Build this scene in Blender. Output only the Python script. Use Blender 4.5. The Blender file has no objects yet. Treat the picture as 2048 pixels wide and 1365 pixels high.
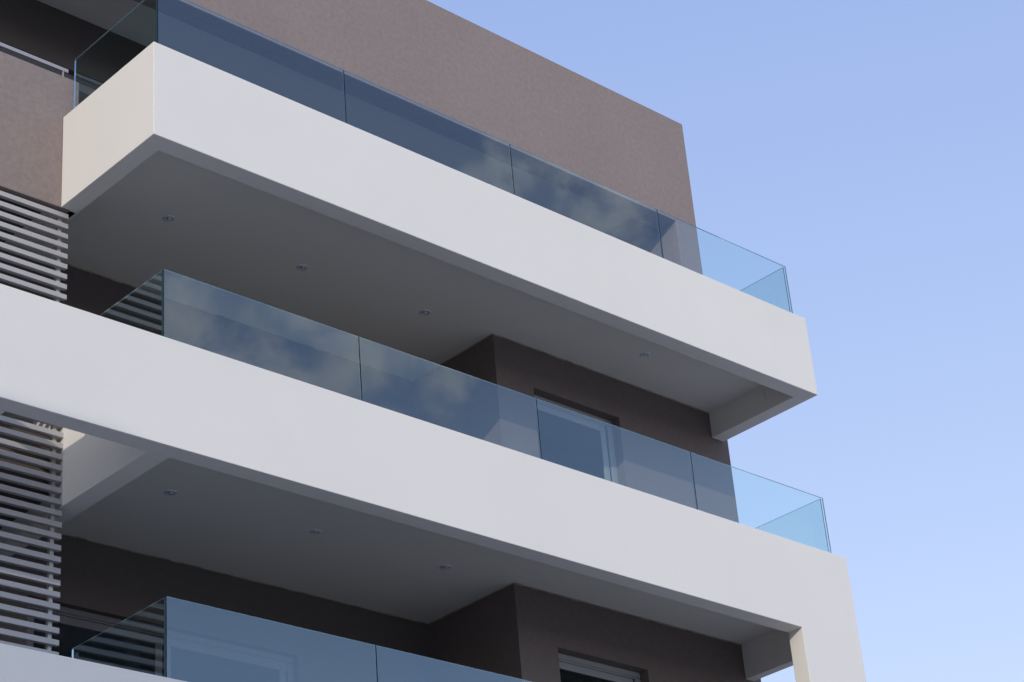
import bpy, bmesh, math, random
from mathutils import Vector, Matrix

scene = bpy.context.scene
COL = scene.collection
ZO = 1.6                                     # eye height above the ground

# ------------------------------------------------------------------ camera
cam_d = bpy.data.cameras.new('camera')
cam_d.sensor_width = 36.0
cam_d.lens = 4301.69 / 2048 * 36.0
cam_d.clip_start = 0.1
cam_d.clip_end = 6000
cam = bpy.data.objects.new('camera', cam_d)
COL.objects.link(cam)
r = Vector((0.73324206, -0.67542574, -0.07846118))
u = Vector((-0.26931454, -0.39442808, 0.87857621))
f = Vector((0.62436028, 0.6230783, 0.47111323))
cam.matrix_world = Matrix(((r.x, u.x, -f.x, 0), (r.y, u.y, -f.y, 0), (r.z, u.z, -f.z, ZO), (0, 0, 0, 1)))
scene.camera = cam

# ------------------------------------------------------------------ light
SUN = Vector((-1.36, -1.0, 0.478)).normalized()      # towards the sun, from the shadow edges
ELEV = math.asin(SUN.z)
SKY_STRENGTH = 0.14
SUN_STRENGTH = 2.3
EXPOSURE = -0.45

world = bpy.data.worlds.new('World')
scene.world = world
world.use_nodes = True
wn, wl = world.node_tree.nodes, world.node_tree.links
wn.clear()
out = wn.new('ShaderNodeOutputWorld')
bg = wn.new('ShaderNodeBackground')
sky = wn.new('ShaderNodeTexSky')
sky.sky_type = 'NISHITA'
sky.sun_disc = False
sky.dust_density = 0.0
sky.ozone_density = 1.6
sky.sun_elevation = ELEV
sky.sun_rotation = math.atan2(SUN.x, SUN.y)
bg.inputs['Strength'].default_value = SKY_STRENGTH
# soften the sky's range (hazy bright afternoon) and set its colour balance
vsc = wn.new('ShaderNodeVectorMath'); vsc.operation = 'SCALE'; vsc.inputs['Scale'].default_value = 0.1
wl.new(sky.outputs[0], vsc.inputs[0])
sp = wn.new('ShaderNodeSeparateColor'); wl.new(vsc.outputs[0], sp.inputs[0])
gain = wn.new('ShaderNodeCombineColor')
for i, (pw, gn) in enumerate(((0.63, 14.7), (0.55, 12.4), (0.33, 12.25))):
    p_ = wn.new('ShaderNodeMath'); p_.operation = 'POWER'; p_.inputs[1].default_value = pw; wl.new(sp.outputs[i], p_.inputs[0])
    g_ = wn.new('ShaderNodeMath'); g_.operation = 'MULTIPLY'; g_.inputs[1].default_value = gn; wl.new(p_.outputs[0], g_.inputs[0])
    wl.new(g_.outputs[0], gain.inputs[i])
# pale haze low in the sky on the street side
tcz = wn.new('ShaderNodeTexCoord')
nz = wn.new('ShaderNodeVectorMath'); nz.operation = 'NORMALIZE'; wl.new(tcz.outputs['Generated'], nz.inputs[0])
sx = wn.new('ShaderNodeSeparateXYZ'); wl.new(nz.outputs[0], sx.inputs[0])
h1 = wn.new('ShaderNodeMapRange'); h1.inputs['From Min'].default_value = 0.52; h1.inputs['From Max'].default_value = 0.33; wl.new(sx.outputs['Z'], h1.inputs['Value'])
h2 = wn.new('ShaderNodeMapRange'); h2.inputs['From Min'].default_value = 0.0; h2.inputs['From Max'].default_value = -0.5; wl.new(sx.outputs['Y'], h2.inputs['Value'])
hm = wn.new('ShaderNodeMath'); hm.operation = 'MULTIPLY'; wl.new(h1.outputs[0], hm.inputs[0]); wl.new(h2.outputs[0], hm.inputs[1])
hc = wn.new('ShaderNodeVectorMath'); hc.operation = 'SCALE'; hc.inputs[0].default_value = (3.1, 4.2, 5.8); wl.new(hm.outputs[0], hc.inputs['Scale'])
hz = wn.new('ShaderNodeVectorMath'); hz.operation = 'ADD'; wl.new(gain.outputs[0], hz.inputs[0]); wl.new(hc.outputs[0], hz.inputs[1])
# a bank of broken cloud stands in the sky opposite the facade (seen only mirrored in the glass)
tc = wn.new('ShaderNodeTexCoord')
nrm = wn.new('ShaderNodeVectorMath'); nrm.operation = 'NORMALIZE'; wl.new(tc.outputs['Generated'], nrm.inputs[0])
dp = wn.new('ShaderNodeVectorMath'); dp.operation = 'DOT_PRODUCT'; wl.new(nrm.outputs[0], dp.inputs[0])
dp.inputs[1].default_value = Vector((0.565, -0.69, 0.45)).normalized()
bias = wn.new('ShaderNodeMapRange'); bias.interpolation_type = 'SMOOTHSTEP'
bias.inputs['From Min'].default_value = 0.989; bias.inputs['From Max'].default_value = 0.9985
bias.inputs['To Min'].default_value = -0.4; bias.inputs['To Max'].default_value = 0.04
wl.new(dp.outputs['Value'], bias.inputs['Value'])
cn = wn.new('ShaderNodeTexNoise'); cn.inputs['Scale'].default_value = 20.0; cn.inputs['Detail'].default_value = 7; cn.inputs['Roughness'].default_value = 0.58
cn.inputs['Distortion'].default_value = 0.25
mpn = wn.new('ShaderNodeMapping'); mpn.inputs['Location'].default_value = (3.1, 1.7, 0.4); mpn.inputs['Scale'].default_value = (1.0, 1.0, 1.25)
wl.new(nrm.outputs[0], mpn.inputs['Vector']); wl.new(mpn.outputs[0], cn.inputs['Vector'])
# unseen bright cloud layer added on the sun's side to lift the fill light
dp2 = wn.new('ShaderNodeVectorMath'); dp2.operation = 'DOT_PRODUCT'; wl.new(nrm.outputs[0], dp2.inputs[0])
dp2.inputs[1].default_value = Vector((-0.72, -0.62, 0.50)).normalized()
bias2 = wn.new('ShaderNodeMapRange'); bias2.interpolation_type = 'SMOOTHSTEP'
bias2.inputs['From Min'].default_value = 0.55; bias2.inputs['From Max'].default_value = 0.92
bias2.inputs['To Min'].default_value = -0.4; bias2.inputs['To Max'].default_value = 0.13
wl.new(dp2.outputs['Value'], bias2.inputs['Value'])
dp3 = wn.new('ShaderNodeVectorMath'); dp3.operation = 'DOT_PRODUCT'; wl.new(nrm.outputs[0], dp3.inputs[0])
dp3.inputs[1].default_value = Vector((0.622, -0.583, 0.524)).normalized()
bias3 = wn.new('ShaderNodeMapRange'); bias3.interpolation_type = 'SMOOTHSTEP'
bias3.inputs['From Min'].default_value = 0.9972; bias3.inputs['From Max'].default_value = 0.9994
bias3.inputs['To Min'].default_value = -0.4; bias3.inputs['To Max'].default_value = 0.07
wl.new(dp3.outputs['Value'], bias3.inputs['Value'])
bm3 = wn.new('ShaderNodeMath'); bm3.operation = 'MAXIMUM'; wl.new(bias.outputs[0], bm3.inputs[0]); wl.new(bias3.outputs[0], bm3.inputs[1])
bmx = wn.new('ShaderNodeMath'); bmx.operation = 'MAXIMUM'; wl.new(bm3.outputs[0], bmx.inputs[0]); wl.new(bias2.outputs[0], bmx.inputs[1])
ad = wn.new('ShaderNodeMath'); ad.operation = 'ADD'; wl.new(cn.outputs[0], ad.inputs[0]); wl.new(bmx.outputs[0], ad.inputs[1])
cm = wn.new('ShaderNodeMapRange'); cm.interpolation_type = 'SMOOTHSTEP'
cm.inputs['From Min'].default_value = 0.43; cm.inputs['From Max'].default_value = 0.70; cm.inputs['To Max'].default_value = 0.8
wl.new(ad.outputs[0], cm.inputs['Value'])
cmix = wn.new('ShaderNodeMix'); cmix.data_type = 'RGBA'
ccol = wn.new('ShaderNodeMix'); ccol.data_type = 'RGBA'
ccol.inputs[6].default_value = (12.6, 12.0, 12.6, 1)       # cloud away from the sun
ccol.inputs[7].default_value = (15.6, 15.5, 14.8, 1)       # brighter near the sun
near = wn.new('ShaderNodeMapRange'); near.inputs['From Min'].default_value = 0.5; near.inputs['From Max'].default_value = 0.85
wl.new(dp2.outputs['Value'], near.inputs['Value']); wl.new(near.outputs[0], ccol.inputs[0])
wl.new(ccol.outputs[2], cmix.inputs[7])
wl.new(cm.outputs[0], cmix.inputs[0]); wl.new(hz.outputs[0], cmix.inputs[6])
wl.new(cmix.outputs[2], bg.inputs['Color'])
wl.new(bg.outputs[0], out.inputs['Surface'])

sun_d = bpy.data.lights.new('sun', 'SUN')
sun_d.energy = SUN_STRENGTH
sun_d.angle = math.radians(0.5)
sun_d.color = (1.0, 0.915, 0.79)
sun = bpy.data.objects.new('sun', sun_d)
sun.rotation_euler = (-SUN).to_track_quat('-Z', 'Y').to_euler()
COL.objects.link(sun)

vs = scene.view_settings
vs.view_transform = 'Standard'
vs.look = 'None'
vs.exposure = EXPOSURE
vs.gamma = 1.0
scene.cycles.max_bounces = 12
scene.cycles.transparent_max_bounces = 24

# ------------------------------------------------------------------ materials
def new_mat(name):
    m = bpy.data.materials.new(name)
    m.use_nodes = True
    nt = m.node_tree
    b = nt.nodes['Principled BSDF']
    return m, nt, b

def plaster(name, col, var=0.04, grain=0.06, grain_scale=220, bump=0.25, rough=0.9, mott_scale=1.3):
    m, nt, b = new_mat(name)
    n, l = nt.nodes, nt.links
    geo = n.new('ShaderNodeNewGeometry')
    big = n.new('ShaderNodeTexNoise'); big.inputs['Scale'].default_value = mott_scale; big.inputs['Detail'].default_value = 7; big.inputs['Roughness'].default_value = 0.65
    fine = n.new('ShaderNodeTexNoise'); fine.inputs['Scale'].default_value = grain_scale; fine.inputs['Detail'].default_value = 3
    mid = n.new('ShaderNodeTexNoise'); mid.inputs['Scale'].default_value = grain_scale * 0.13; mid.inputs['Detail'].default_value = 5
    for t in (big, fine, mid): l.new(geo.outputs['Position'], t.inputs['Vector'])
    def mr(src, lo, hi):
        q = n.new('ShaderNodeMapRange'); q.inputs['From Min'].default_value = 0.3; q.inputs['From Max'].default_value = 0.7
        q.inputs['To Min'].default_value = lo; q.inputs['To Max'].default_value = hi
        l.new(src, q.inputs['Value']); return q.outputs[0]
    a = mr(big.outputs[0], 1 - var, 1 + var)
    c = mr(fine.outputs[0], 1 - grain, 1 + grain)
    d = mr(mid.outputs[0], 1 - grain * 0.6, 1 + grain * 0.6)
    m1 = n.new('ShaderNodeMath'); m1.operation = 'MULTIPLY'; l.new(a, m1.inputs[0]); l.new(c, m1.inputs[1])
    m2 = n.new('ShaderNodeMath'); m2.operation = 'MULTIPLY'; l.new(m1.outputs[0], m2.inputs[0]); l.new(d, m2.inputs[1])
    vm = n.new('ShaderNodeVectorMath'); vm.operation = 'SCALE'; vm.inputs[0].default_value = col
    l.new(m2.outputs[0], vm.inputs['Scale'])
    l.new(vm.outputs[0], b.inputs['Base Color'])
    b.inputs['Roughness'].default_value = rough
    b.inputs['Specular IOR Level'].default_value = 0.2
    bp = n.new('ShaderNodeBump'); bp.inputs['Strength'].default_value = bump; bp.inputs['Distance'].default_value = 0.004
    l.new(fine.outputs[0], bp.inputs['Height']); l.new(bp.outputs[0], b.inputs['Normal'])
    return m

def paint(name, col, rough=0.4, metal=0.0, var=0.04):
    m, nt, b = new_mat(name)
    n, l = nt.nodes, nt.links
    geo = n.new('ShaderNodeNewGeometry')
    t = n.new('ShaderNodeTexNoise'); t.inputs['Scale'].default_value = 9; t.inputs['Detail'].default_value = 5
    l.new(geo.outputs['Position'], t.inputs['Vector'])
    q = n.new('ShaderNodeMapRange'); q.inputs['To Min'].default_value = 1 - var; q.inputs['To Max'].default_value = 1 + var
    l.new(t.outputs[0], q.inputs['Value'])
    vm = n.new('ShaderNodeVectorMath'); vm.operation = 'SCALE'; vm.inputs[0].default_value = col
    l.new(q.outputs[0], vm.inputs['Scale']); l.new(vm.outputs[0], b.inputs['Base Color'])
    b.inputs['Roughness'].default_value = rough
    b.inputs['Metallic'].default_value = metal
    return m

def glass_mat(name, tint, ior, edge=False):
    """Thin architectural glass: mirror share by Fresnel at the face a ray enters, tint on both faces."""
    m = bpy.data.materials.new(name); m.use_nodes = True
    nt = m.node_tree; n, l = nt.nodes, nt.links
    n.clear()
    o = n.new('ShaderNodeOutputMaterial')
    tr = n.new('ShaderNodeBsdfTransparent'); tr.inputs[0].default_value = (*tint, 1)
    gl = n.new('ShaderNodeBsdfGlossy'); gl.inputs['Roughness'].default_value = 0.0; gl.inputs['Color'].default_value = (0.72, 0.89, 0.98, 1)
    fr = n.new('ShaderNodeFresnel'); fr.inputs['IOR'].default_value = ior
    geo = n.new('ShaderNodeNewGeometry')
    inv = n.new('ShaderNodeMath'); inv.operation = 'SUBTRACT'; inv.inputs[0].default_value = 1; l.new(geo.outputs['Backfacing'], inv.inputs[1])
    k = n.new('ShaderNodeMath'); k.operation = 'MULTIPLY'; l.new(fr.outputs[0], k.inputs[0]); l.new(inv.outputs[0], k.inputs[1])
    mx = n.new('ShaderNodeMixShader'); l.new(k.outputs[0], mx.inputs[0]); l.new(tr.outputs[0], mx.inputs[1]); l.new(gl.outputs[0], mx.inputs[2])
    l.new(mx.outputs[0], o.inputs['Surface'])
    return m

def glass_edge_mat(name):
    m = bpy.data.materials.new(name); m.use_nodes = True
    nt = m.node_tree; n, l = nt.nodes, nt.links
    n.clear()
    o = n.new('ShaderNodeOutputMaterial')
    geo = n.new('ShaderNodeNewGeometry')
    # the ground edge is dark green from outside and light where it is seen through the pane
    tr = n.new('ShaderNodeBsdfTransparent'); tr.inputs[0].default_value = (0.55, 0.72, 0.76, 1)
    df = n.new('ShaderNodeBsdfDiffuse'); df.inputs[0].default_value = (0.30, 0.40, 0.43, 1)
    tl = n.new('ShaderNodeBsdfTranslucent'); tl.inputs[0].default_value = (0.42, 0.56, 0.60, 1)
    a = n.new('ShaderNodeMixShader'); a.inputs[0].default_value = 0.6; l.new(df.outputs[0], a.inputs[1]); l.new(tl.outputs[0], a.inputs[2])
    b = n.new('ShaderNodeMixShader'); b.inputs[0].default_value = 0.6; l.new(tr.outputs[0], b.inputs[1]); l.new(a.outputs[0], b.inputs[2])
    gs = n.new('ShaderNodeBsdfGlossy'); gs.inputs['Roughness'].default_value = 0.12; gs.inputs['Color'].default_value = (0.80, 0.95, 1.0, 1)
    b2 = n.new('ShaderNodeMixShader'); b2.inputs[0].default_value = 0.7; l.new(b.outputs[0], b2.inputs[1]); l.new(gs.outputs[0], b2.inputs[2]); b = b2
    dk = n.new('ShaderNodeBsdfPrincipled'); dk.inputs['Base Color'].default_value = (0.012, 0.035, 0.038, 1); dk.inputs['Roughness'].default_value = 0.25
    c = n.new('ShaderNodeMixShader'); l.new(geo.outputs['Backfacing'], c.inputs[0]); l.new(dk.outputs[0], c.inputs[1]); l.new(b.outputs[0], c.inputs[2])
    l.new(c.outputs[0], o.inputs['Surface'])
    return m

M_WHITE = plaster('white_render', (0.745, 0.712, 0.660), var=0.018, grain=0.012, grain_scale=300, bump=0.06, rough=0.85, mott_scale=0.7)
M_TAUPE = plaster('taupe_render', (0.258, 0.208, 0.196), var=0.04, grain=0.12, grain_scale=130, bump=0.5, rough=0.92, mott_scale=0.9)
M_SLAT = paint('slat_metal', (0.42, 0.405, 0.41), rough=0.45)
M_POST = paint('post_metal', (0.50, 0.49, 0.46), rough=0.5)
M_FRAME = paint('window_aluminium', (0.29, 0.29, 0.295), rough=0.38)
M_GASKET = paint('gasket_rubber', (0.03, 0.03, 0.035), rough=0.7)
M_RAIL = paint('rail_metal', (0.33, 0.315, 0.33), rough=0.4)
M_SEAL = plaster('sealant', (0.36, 0.33, 0.24), var=0.15, grain=0.1, grain_scale=60)
M_RIM = paint('rim_steel', (0.80, 0.84, 0.92), rough=0.32, metal=0.55)
M_TAUPE_SHADE = plaster('taupe_render_shade', (0.168, 0.136, 0.124), var=0.025, grain=0.08, grain_scale=130, bump=0.25, mott_scale=0.9)  # taupe darkened: the shade under the balconies is put into the colour
M_TAUPE_DEEP_SHADE = plaster('taupe_render_deep_shade', (0.125, 0.104, 0.096), var=0.03, grain=0.07, grain_scale=130, bump=0.2)  # darkest taupe: shade of the deep recesses painted into the colour
M_FRAME_D = paint('dark_window_aluminium', (0.17, 0.165, 0.17), rough=0.35)
M_DARK = paint('dark_cup', (0.04, 0.045, 0.055), rough=0.25)
M_LENS = paint('lamp_lens', (0.62, 0.66, 0.72), rough=0.12)
M_ROOM = plaster('room_plaster', (0.22, 0.215, 0.21), var=0.03)
M_GLASS = glass_mat('balustrade_glass', (0.905, 0.965, 0.955), 2.2)
M_PANE = glass_mat('window_glass', (0.70, 0.74, 0.76), 2.0)
M_EDGE = glass_edge_mat('glass_edge')
M_TILE = plaster('floor_tile', (0.21, 0.185, 0.155), var=0.05, grain=0.05, grain_scale=30)
M_WALL2 = plaster('cream_render', (0.55, 0.50, 0.43), var=0.05, grain=0.06, grain_scale=60)
M_GROUND = plaster('asphalt_ground', (0.50, 0.465, 0.415), var=0.15, grain=0.2, grain_scale=40, mott_scale=0.3)

# ------------------------------------------------------------------ mesh helpers (z given relative to the eye)
def link(name, bm, mats, parent=None, bevel=0.0, smooth=False):
    bmesh.ops.recalc_face_normals(bm, faces=bm.faces[:])
    me = bpy.data.meshes.new(name)
    bm.to_mesh(me); bm.free()
    for m in (mats if isinstance(mats, (list, tuple)) else [mats]):
        me.materials.append(m)
    if smooth:
        for p in me.polygons: p.use_smooth = True
    o = bpy.data.objects.new(name, me)
    COL.objects.link(o)
    if parent is not None:
        o.parent = parent
        pl = Vector((0, 0, 0)); q = parent
        while q is not None:
            pl += q.location; q = q.parent
        o.location = -pl
        for_v = o
    if bevel:
        md = o.modifiers.new('bevel', 'BEVEL'); md.width = bevel; md.segments = 2; md.limit_method = 'ANGLE'
    return o

def thing(name, label, cat, loc, group=None):
    o = bpy.data.objects.new(name, None); COL.objects.link(o)
    o.location = loc; o.empty_display_size = 0.3
    o['label'] = label; o['category'] = cat
    if group: o['group'] = group
    return o

def box(bm, x0, x1, y0, y1, z0, z1, mi=0):
    v = [bm.verts.new((x, y, z + ZO)) for z in (z0, z1) for y in (y0, y1) for x in (x0, x1)]
    out = []
    for q in ((0, 2, 3, 1), (4, 5, 7, 6), (0, 1, 5, 4), (2, 6, 7, 3), (0, 4, 6, 2), (1, 3, 7, 5)):
        fc = bm.faces.new([v[i] for i in q]); fc.material_index = mi; out.append(fc)
    return out

def prism(bm, pts, z0, z1):
    lo = [bm.verts.new((x, y, z0 + ZO)) for x, y in pts]
    hi = [bm.verts.new((x, y, z1 + ZO)) for x, y in pts]
    bm.faces.new(lo[::-1]); bm.faces.new(hi)
    for i in range(len(pts)):
        j = (i + 1) % len(pts)
        bm.faces.new((lo[i], lo[j], hi[j], hi[i]))

def panel(bm, x0, x1, z0, z1, y0, y1, openings):
    """Upright wall slab in the XZ plane with rectangular openings (x0, x1, z0, z1), one clean mesh."""
    xs = sorted({x0, x1, *[min(max(v, x0), x1) for o in openings for v in o[:2]]})
    zs = sorted({z0, z1, *[min(max(v, z0), z1) for o in openings for v in o[2:]]})
    nx, nz = len(xs) - 1, len(zs) - 1
    def solid(i, k):
        if not (0 <= i < nx and 0 <= k < nz): return False
        cx, cz = (xs[i] + xs[i + 1]) / 2, (zs[k] + zs[k + 1]) / 2
        return not any(a < cx < b and c < cz < d for a, b, c, d in openings)
    V = {}
    def v(i, k, y):
        if (i, k, y) not in V: V[(i, k, y)] = bm.verts.new((xs[i], y, zs[k] + ZO))
        return V[(i, k, y)]
    for i in range(nx):
        for k in range(nz):
            if not solid(i, k): continue
            bm.faces.new((v(i, k, y0), v(i + 1, k, y0), v(i + 1, k + 1, y0), v(i, k + 1, y0)))
            bm.faces.new((v(i, k, y1), v(i, k + 1, y1), v(i + 1, k + 1, y1), v(i + 1, k, y1)))
            for di, dk, a, b in ((-1, 0, (i, k), (i, k + 1)), (1, 0, (i + 1, k), (i + 1, k + 1)), (0, -1, (i, k), (i + 1, k)), (0, 1, (i, k + 1), (i + 1, k + 1))):
                if not solid(i + di, k + dk):
                    bm.faces.new((v(*a, y0), v(*b, y0), v(*b, y1), v(*a, y1)))

def lathe(bm, cx, cy, cz, prof, seg=32, mi=0):
    rings = []
    for rr, zz in prof:
        rings.append([bm.verts.new((cx + rr * math.cos(2 * math.pi * i / seg), cy + rr * math.sin(2 * math.pi * i / seg), cz + zz)) for i in range(seg)])
    for a, b in zip(rings, rings[1:]):
        for i in range(seg):
            j = (i + 1) % seg
            bm.faces.new((a[i], a[j], b[j], b[i])).material_index = mi
    return rings

# ------------------------------------------------------------------ measured planes
XL, XR = 4.0, 18.883          # modelled facade: left end lies well outside the frame
YB0, YB1 = 16.646, 16.93      # rear wall of the loggias
YF = 15.25                    # projecting wall block
XC = 14.987
YEND = 27.0

# ------------------------------------------------------------------ ground
bm = bmesh.new()
box(bm, -1500, 1500, -1500, 1500, -ZO - 0.3, -ZO)
g = link('ground', bm, M_GROUND); g['kind'] = 'structure'

# ------------------------------------------------------------------ unseen block added on the sun's side to shade the lowest balcony
N = thing('added_shading_block', 'unseen pale block of flats, added across the street to shade the lowest balcony', 'building', (-26, -16, 0))
bm = bmesh.new(); box(bm, -40, -12.25, -30, -2, -ZO, 15.1); box(bm, -40.2, -12.0, -30.2, -1.8, 15.1, 15.5)
op = [(x, x + 1.5, z, z + 1.4) for x in (-38, -34, -30, -26, -22, -18, -14.5) for z in (-.4, 2.7, 5.8, 8.9, 12.0)]
link('wall', bm, M_WALL2, N)
for a, b, c, d in op:
    bm = bmesh.new(); box(bm, a, b, -2.0, -1.96, c, d); box(bm, a - .05, b + .05, -2.0, -1.9, c - .06, c - .001)
    w = link('window', bm, M_FRAME, N)
    bm = bmesh.new(); box(bm, a + .08, b - .08, -1.958, -1.95, c + .08, d - .08); link('pane', bm, M_DARK, w)

# ------------------------------------------------------------------ the building
B = thing('apartment_building', 'modern taupe and white apartment building with long stacked balconies', 'building', (11.5, 18.0, 0))

# upper fascia, right hand pier
bm = bmesh.new(); panel(bm, XL, XR, 11.0, 15.951, 15.268, 15.565, [(XL - 1, 18.483, 10, 14.29)])
link('roof_parapet', bm, M_TAUPE, B, bevel=0.012)
bm = bmesh.new(); box(bm, 18.483, XR, 15.565, YEND, 11.0, 15.951); box(bm, 18.583, XR, YF + .3, YEND, -ZO, 11.0)
link('side_wall', bm, M_TAUPE, B)
bm = bmesh.new(); box(bm, XL, 18.483, 15.565, YEND, 14.72, 15.5)
link('roof_slab', bm, M_WHITE, B)
# terrace parapet on the left, its rail
bm = bmesh.new(); box(bm, XL, 9.545, 15.279, 15.43, 11.191, 12.723)
link('terrace_parapet', bm, M_TAUPE, B, bevel=0.008)
bm = bmesh.new(); box(bm, XL, 9.46, 15.35, 15.372, 12.845, 12.885)
for x in (5.2, 6.6, 8.0, 9.405): box(bm, x - .006, x + .006, 15.353, 15.369, 12.70, 12.845)
link('handrail', bm, M_RAIL, B)
# floor slabs behind the facade, left of the balconies
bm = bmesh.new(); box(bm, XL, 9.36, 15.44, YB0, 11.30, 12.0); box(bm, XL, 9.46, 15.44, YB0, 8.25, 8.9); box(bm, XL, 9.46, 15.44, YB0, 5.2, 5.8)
link('floor_slab', bm, M_TAUPE_DEEP_SHADE, B)
# projecting block, storeys below the upper balcony
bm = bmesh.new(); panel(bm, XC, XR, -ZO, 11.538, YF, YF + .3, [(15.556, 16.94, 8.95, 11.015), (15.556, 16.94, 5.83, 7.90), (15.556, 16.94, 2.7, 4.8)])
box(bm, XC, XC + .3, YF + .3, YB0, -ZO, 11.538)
link('front_wall', bm, M_TAUPE_SHADE, B)
# rear wall with wide sliding windows
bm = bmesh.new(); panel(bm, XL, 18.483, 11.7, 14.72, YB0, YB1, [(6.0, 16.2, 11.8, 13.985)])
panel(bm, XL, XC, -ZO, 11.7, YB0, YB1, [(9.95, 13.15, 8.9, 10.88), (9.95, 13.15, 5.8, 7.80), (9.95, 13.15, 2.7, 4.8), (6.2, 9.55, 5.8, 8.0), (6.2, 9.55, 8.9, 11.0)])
link('rear_wall', bm, M_TAUPE_DEEP_SHADE, B)
# dark rooms behind the windows
for (x0, x1, z0, z1, y0) in ((5.5, 17.5, 11.75, 14.6, YB1), (5.5, 14.5, 8.8, 11.4, YB1), (5.5, 14.5, 5.7, 8.4, YB1), (15.31, 18.2, 8.8, 11.4, YF + .3), (15.31, 18.2, 5.7, 8.4, YF + .3)):
    bm = bmesh.new()
    y1 = y0 + (4.0 if y0 > 16 else 1.3)
    fs = box(bm, x0, x1, y0 + .004, y1, z0, z1)
    bmesh.ops.delete(bm, geom=[fs[2]], context='FACES')
    link('room', bm, M_ROOM, B)

def window(x0, x1, z0, z1, y, stiles, fm, deep=0.07, head=0.16):
    bm = bmesh.new()
    e = 0.002
    # outer frame: head box in two steps, jambs, sill
    box(bm, x0, x1, y, y + deep, z1 - head * .38, z1 - e)
    box(bm, x0, x1, y + .014, y + deep, z1 - head * .5, z1 - head * .38)
    box(bm, x0, x0 + .06, y, y + deep, z0, z1 - head * .5)
    box(bm, x1 - .085, x1, y, y + deep, z0, z1 - head * .5)
    box(bm, x0 + .06, x1 - .085, y, y + deep, z0, z0 + .05)
    # sash frames
    edges = [x0 + .06] + stiles + [x1 - .085]
    for i, (a, b) in enumerate(zip(edges, edges[1:])):
        yy = y + (.012 if i % 2 else .028)
        box(bm, a, b, yy, yy + .03, z1 - head, z1 - head * .5 - e)
        box(bm, a, b, yy, yy + .03, z0 + .05, z0 + .12)
        box(bm, a + (0.004 if i else 0), a + .075, yy, yy + .03, z0 + .12, z1 - head)
        box(bm, b - .095, b - .012, yy, yy + .03, z0 + .12, z1 - head)
    w = link('window', bm, fm, B, bevel=0.003)
    bm = bmesh.new()
    box(bm, x1 - .097, x1 - .085, y + .02, y + .06, z0 + .05, z1 - head * .5)
    box(bm, x0 + .06, x1 - .1, y + .03, y + .05, z1 - head * .5 - .012, z1 - head * .5 + .004)
    link('gasket', bm, M_GASKET, w)
    for i, (a, b) in enumerate(zip(edges, edges[1:])):
        yy = y + (.012 if i % 2 else .028)
        bm = bmesh.new()
        box(bm, a + .07, b - .09, yy + .012, yy + .020, z0 + .115, z1 - head + .004)
        link('pane', bm, M_PANE, w)
    return w

window(15.556, 16.94, 8.95, 11.015, 15.37, [], M_FRAME)
window(15.556, 16.94, 5.83, 7.90, 15.37, [], M_FRAME)
window(6.0, 16.2, 11.8, 13.985, 16.72, [8.55, 11.1, 13.65], M_FRAME_D)
window(6.2, 9.55, 5.8, 8.0, 16.72, [7.9], M_FRAME_D)
window(6.2, 9.55, 8.9, 11.0, 16.72, [7.9], M_FRAME_D)
window(9.95, 13.15, 8.9, 10.88, 16.72, [11.55], M_FRAME_D)
window(9.95, 13.15, 5.8, 7.80, 16.72, [11.55], M_FRAME_D)

# ---- balconies
def ceiling(parent, x0, x1, y0, yf, z0, z1, seal):
    bm = bmesh.new()
    prism(bm, [(x0, y0), (x1, y0), (x1, yf), (XC, yf), (XC, YB0), (x0, YB0)], z0, z1)
    c = link('ceiling', bm, M_WHITE, parent)
    bm = bmesh.new()
    prism(bm, [(x0, y0), (x1, y0), (x1, yf), (XC, yf), (XC, YB0), (x0, YB0)], z1 + .003, z1 + .018)
    link('floor', bm, M_TILE, parent)
    # hairline bead of sealant where walls meet the ceiling
    bm = bmesh.new()
    t = 0.012
    rnd = random.Random(seal)
    def bead(ax, a, b, fixed, sgn):
        n = int((b - a) / .12)
        for i in range(n):
            p, q = a + (b - a) * i / n, a + (b - a) * (i + 1) / n
            w = t * rnd.uniform(.5, 1.3); h = t * rnd.uniform(.6, 1.4)
            lo, hi = sorted((fixed, fixed + sgn * w))
            if ax == 'x': box(bm, p, q, lo, hi, z0 - h, z0 - .001)
            else: box(bm, lo, hi, p, q, z0 - h, z0 - .001)
    bead('x', XC, x1, yf, -1)
    bead('y', yf, YB0, XC, -1)
    bead('x', x0 + .05, XC, YB0, -1)
    link('sealant', bm, M_SEAL, parent)
    return c

# uppermost balcony: a white upstand ring, open towards the walls
bm = bmesh.new()
prism(bm, [(9.368, 13.721), (18.795, 13.721), (18.795, 15.248), (18.587, 15.248), (18.587, 13.929), (9.558, 13.929), (9.558, 15.44), (9.468, 15.44), (9.468, 15.277), (9.368, 15.277)], 11.191, 12.231)
bu = link('balcony', bm, M_WHITE, B, bevel=0.006)
ceiling(bu, 9.558, 18.587, 13.929, YF, 11.536, 12.02, 1)
bm = bmesh.new(); lathe(bm, 18.580, 14.34, 11.36 + ZO, [(0.0, -.03), (.010, -.03), (.010, -.01), (.005, 0), (.005, .10), (0, .10)], 12)
link('drain_spout', bm, M_WHITE, bu, smooth=True)

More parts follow.
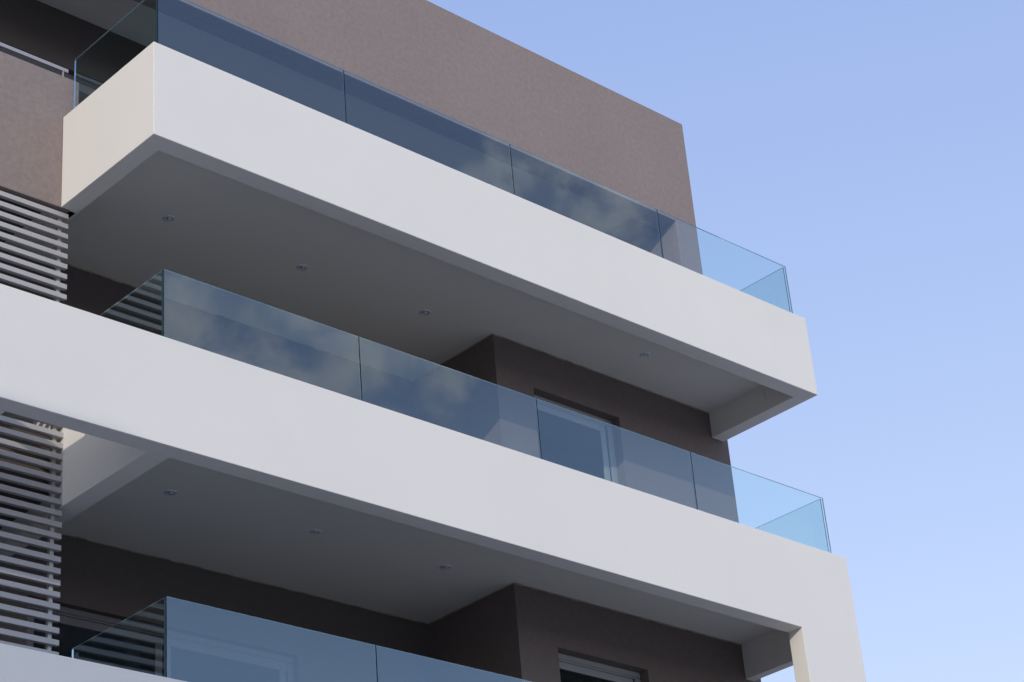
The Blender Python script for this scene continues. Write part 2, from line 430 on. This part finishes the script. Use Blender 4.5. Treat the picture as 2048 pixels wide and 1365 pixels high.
# middle balcony: frame with a column at its right end, open bay at its left
bm = bmesh.new()
panel(bm, XL - 2, 18.869, -ZO, 9.131, 13.752, 13.953, [(XL - 1.4, 17.863, -ZO - 1, 8.087)])
bmid = link('balcony', bm, M_WHITE, B, bevel=0.005)
bmid['label'] = 'white balcony frame with an open bay at one end and a column at the other'
for bx in ((9.466, 9.68, 13.953, YB0 - .002, 8.087, 9.131), (7.86, 8.081, 13.953, 15.26, 8.087, 8.30), (7.86, 8.081, 13.953, 15.26, 8.99, 9.131), (18.609, 18.739, 13.953, 15.248, 8.087, 9.131)):  # unseen top bar in the left bay, added to trim the sun patch
    bm = bmesh.new(); box(bm, *bx); link('beam', bm, M_WHITE, bmid)
ceiling(bmid, 9.68, 18.609, 13.953, YF, 8.515, 8.95, 2)

# lower balcony
bm = bmesh.new()
prism(bm, [(XL, 13.761), (17.8, 13.761), (17.8, 13.955), (18.609, 13.955), (18.609, 15.248), (18.45, 15.248), (18.45, 14.15), (17.6, 14.15), (17.6, 13.96), (9.68, 13.96), (9.68, 15.26), (9.48, 15.26), (9.48, 13.96), (XL, 13.96)], 4.97, 6.01)
bl = link('balcony', bm, M_WHITE, B, bevel=0.006)
ceiling(bl, 9.68, 18.45, 13.96, YF, 5.40, 5.83, 3)

# ------------------------------------------------------------------ glass balustrades
def glass_box(x0, x1, y0, y1, z0, z1, parent, along):
    bm = bmesh.new()
    fs = box(bm, x0, x1, y0, y1, z0, z1)
    bm.normal_update()
    for fc in fs:
        n = fc.normal
        big = abs(n.y) > .5 if along == 'x' else abs(n.x) > .5
        fc.material_index = 0 if big else 1
    return link('glass_panel', bm, [M_GLASS, M_EDGE], parent)

def balustrade(label, xs, y, z0, z1, ybl, ybr):
    T = 0.017; gap = 0.011
    p = thing('glass_balustrade', label, 'balustrade', ((xs[0] + xs[-1]) / 2, y, z0 + ZO), 'frameless glass balustrades on the balconies')
    zb = z0 - .012
    for i, (a, b) in enumerate(zip(xs, xs[1:])):
        glass_box(a + (gap / 2 if i else .006), b - gap / 2 if i < len(xs) - 2 else b, y, y + T, zb, z1, p, 'x')
    glass_box(xs[0], xs[0] + T, y + T + .012, ybl, zb, z1 - .003, p, 'y')
    glass_box(xs[-1] - T - .003, xs[-1] - .003, y + T + .012, ybr, zb, z1 - .003, p, 'y')
    return p

balustrade('frameless glass balustrade around the uppermost white balcony', [9.435, 11.706, 14.017, 16.333, 18.605], 13.753, 12.231, 12.914, 15.198, 15.24)
balustrade('frameless glass balustrade reflecting clouds on the middle white balcony', [9.513, 11.749, 14.083, 16.398, 18.647], 13.781, 9.131, 9.838, 15.20, 15.24)
balustrade('frameless glass balustrade on the lowest balcony, at the bottom edge of the photo', [9.537, 11.771, 14.09, 16.40, 17.75], 13.791, 6.01, 6.725, 15.205, 15.24)

# ------------------------------------------------------------------ louvre screen
lv = thing('louvre_screen', 'grey metal louvre screen of horizontal slats left of the balconies', 'louvre screen', (7.0, 15.32, 5.9 + ZO))
bm = bmesh.new()
z = 11.156
while z > 5.7:
    box(bm, XL, 9.468, 15.30, 15.345, z - .051, z)
    z -= .11125
link('slats', bm, M_SLAT, lv, bevel=0.002)
for x in (5.4, 7.4, 9.40):
    bm = bmesh.new(); box(bm, x - .02, x + .02, 15.347, 15.387, 5.65, 11.17)
    link('post', bm, M_POST, lv)

# ------------------------------------------------------------------ recessed downlights
def downlight(x, y, zc, label):
    p = thing('recessed_downlight', label, 'ceiling light', (x, y, zc + ZO), 'recessed downlights in the balcony ceilings')
    bm = bmesh.new()
    lathe(bm, x, y, zc + ZO, [(.0600, 0.002), (.0600, -.004), (.056, -.007), (.048, -.0085), (.036, -.0075), (.026, -.005), (.023, .000)], 36)
    link('rim', bm, M_RIM, p, smooth=True)
    bm = bmesh.new()
    rg = lathe(bm, x, y, zc + ZO, [(.0235, -.0035), (.021, -.0015), (.012, -.0012)], 28)
    link('cup', bm, M_DARK, p, smooth=True)
    bm = bmesh.new()
    rg = lathe(bm, x + .004, y - .006, zc + ZO, [(.020, -.001), (.018, -.006), (.011, -.010), (.003, -.0115)], 20)
    bm.faces.new(rg[-1])
    link('lamp', bm, M_LENS, p, smooth=True)
    return p

U, Mz = 11.536, 8.515
downlight(10.635, 15.312, U, 'round downlight in the uppermost balcony ceiling, nearest the louvre screen')
downlight(12.324, 15.312, U, 'second round downlight from the louvre screen in the uppermost balcony ceiling')
downlight(14.03, 15.312, U, 'third round downlight in the uppermost balcony ceiling, beside the wall corner')
downlight(16.809, 14.616, U, 'lone round downlight past the wall corner, in front of the taupe wall')
downlight(10.64, 15.31, Mz, 'round downlight in the middle balcony ceiling, nearest the louvre screen')
downlight(12.361, 15.31, Mz, 'second round downlight from the louvre screen in the middle balcony ceiling')
downlight(14.071, 15.31, Mz, 'third round downlight in the middle balcony ceiling, beside the wall corner')
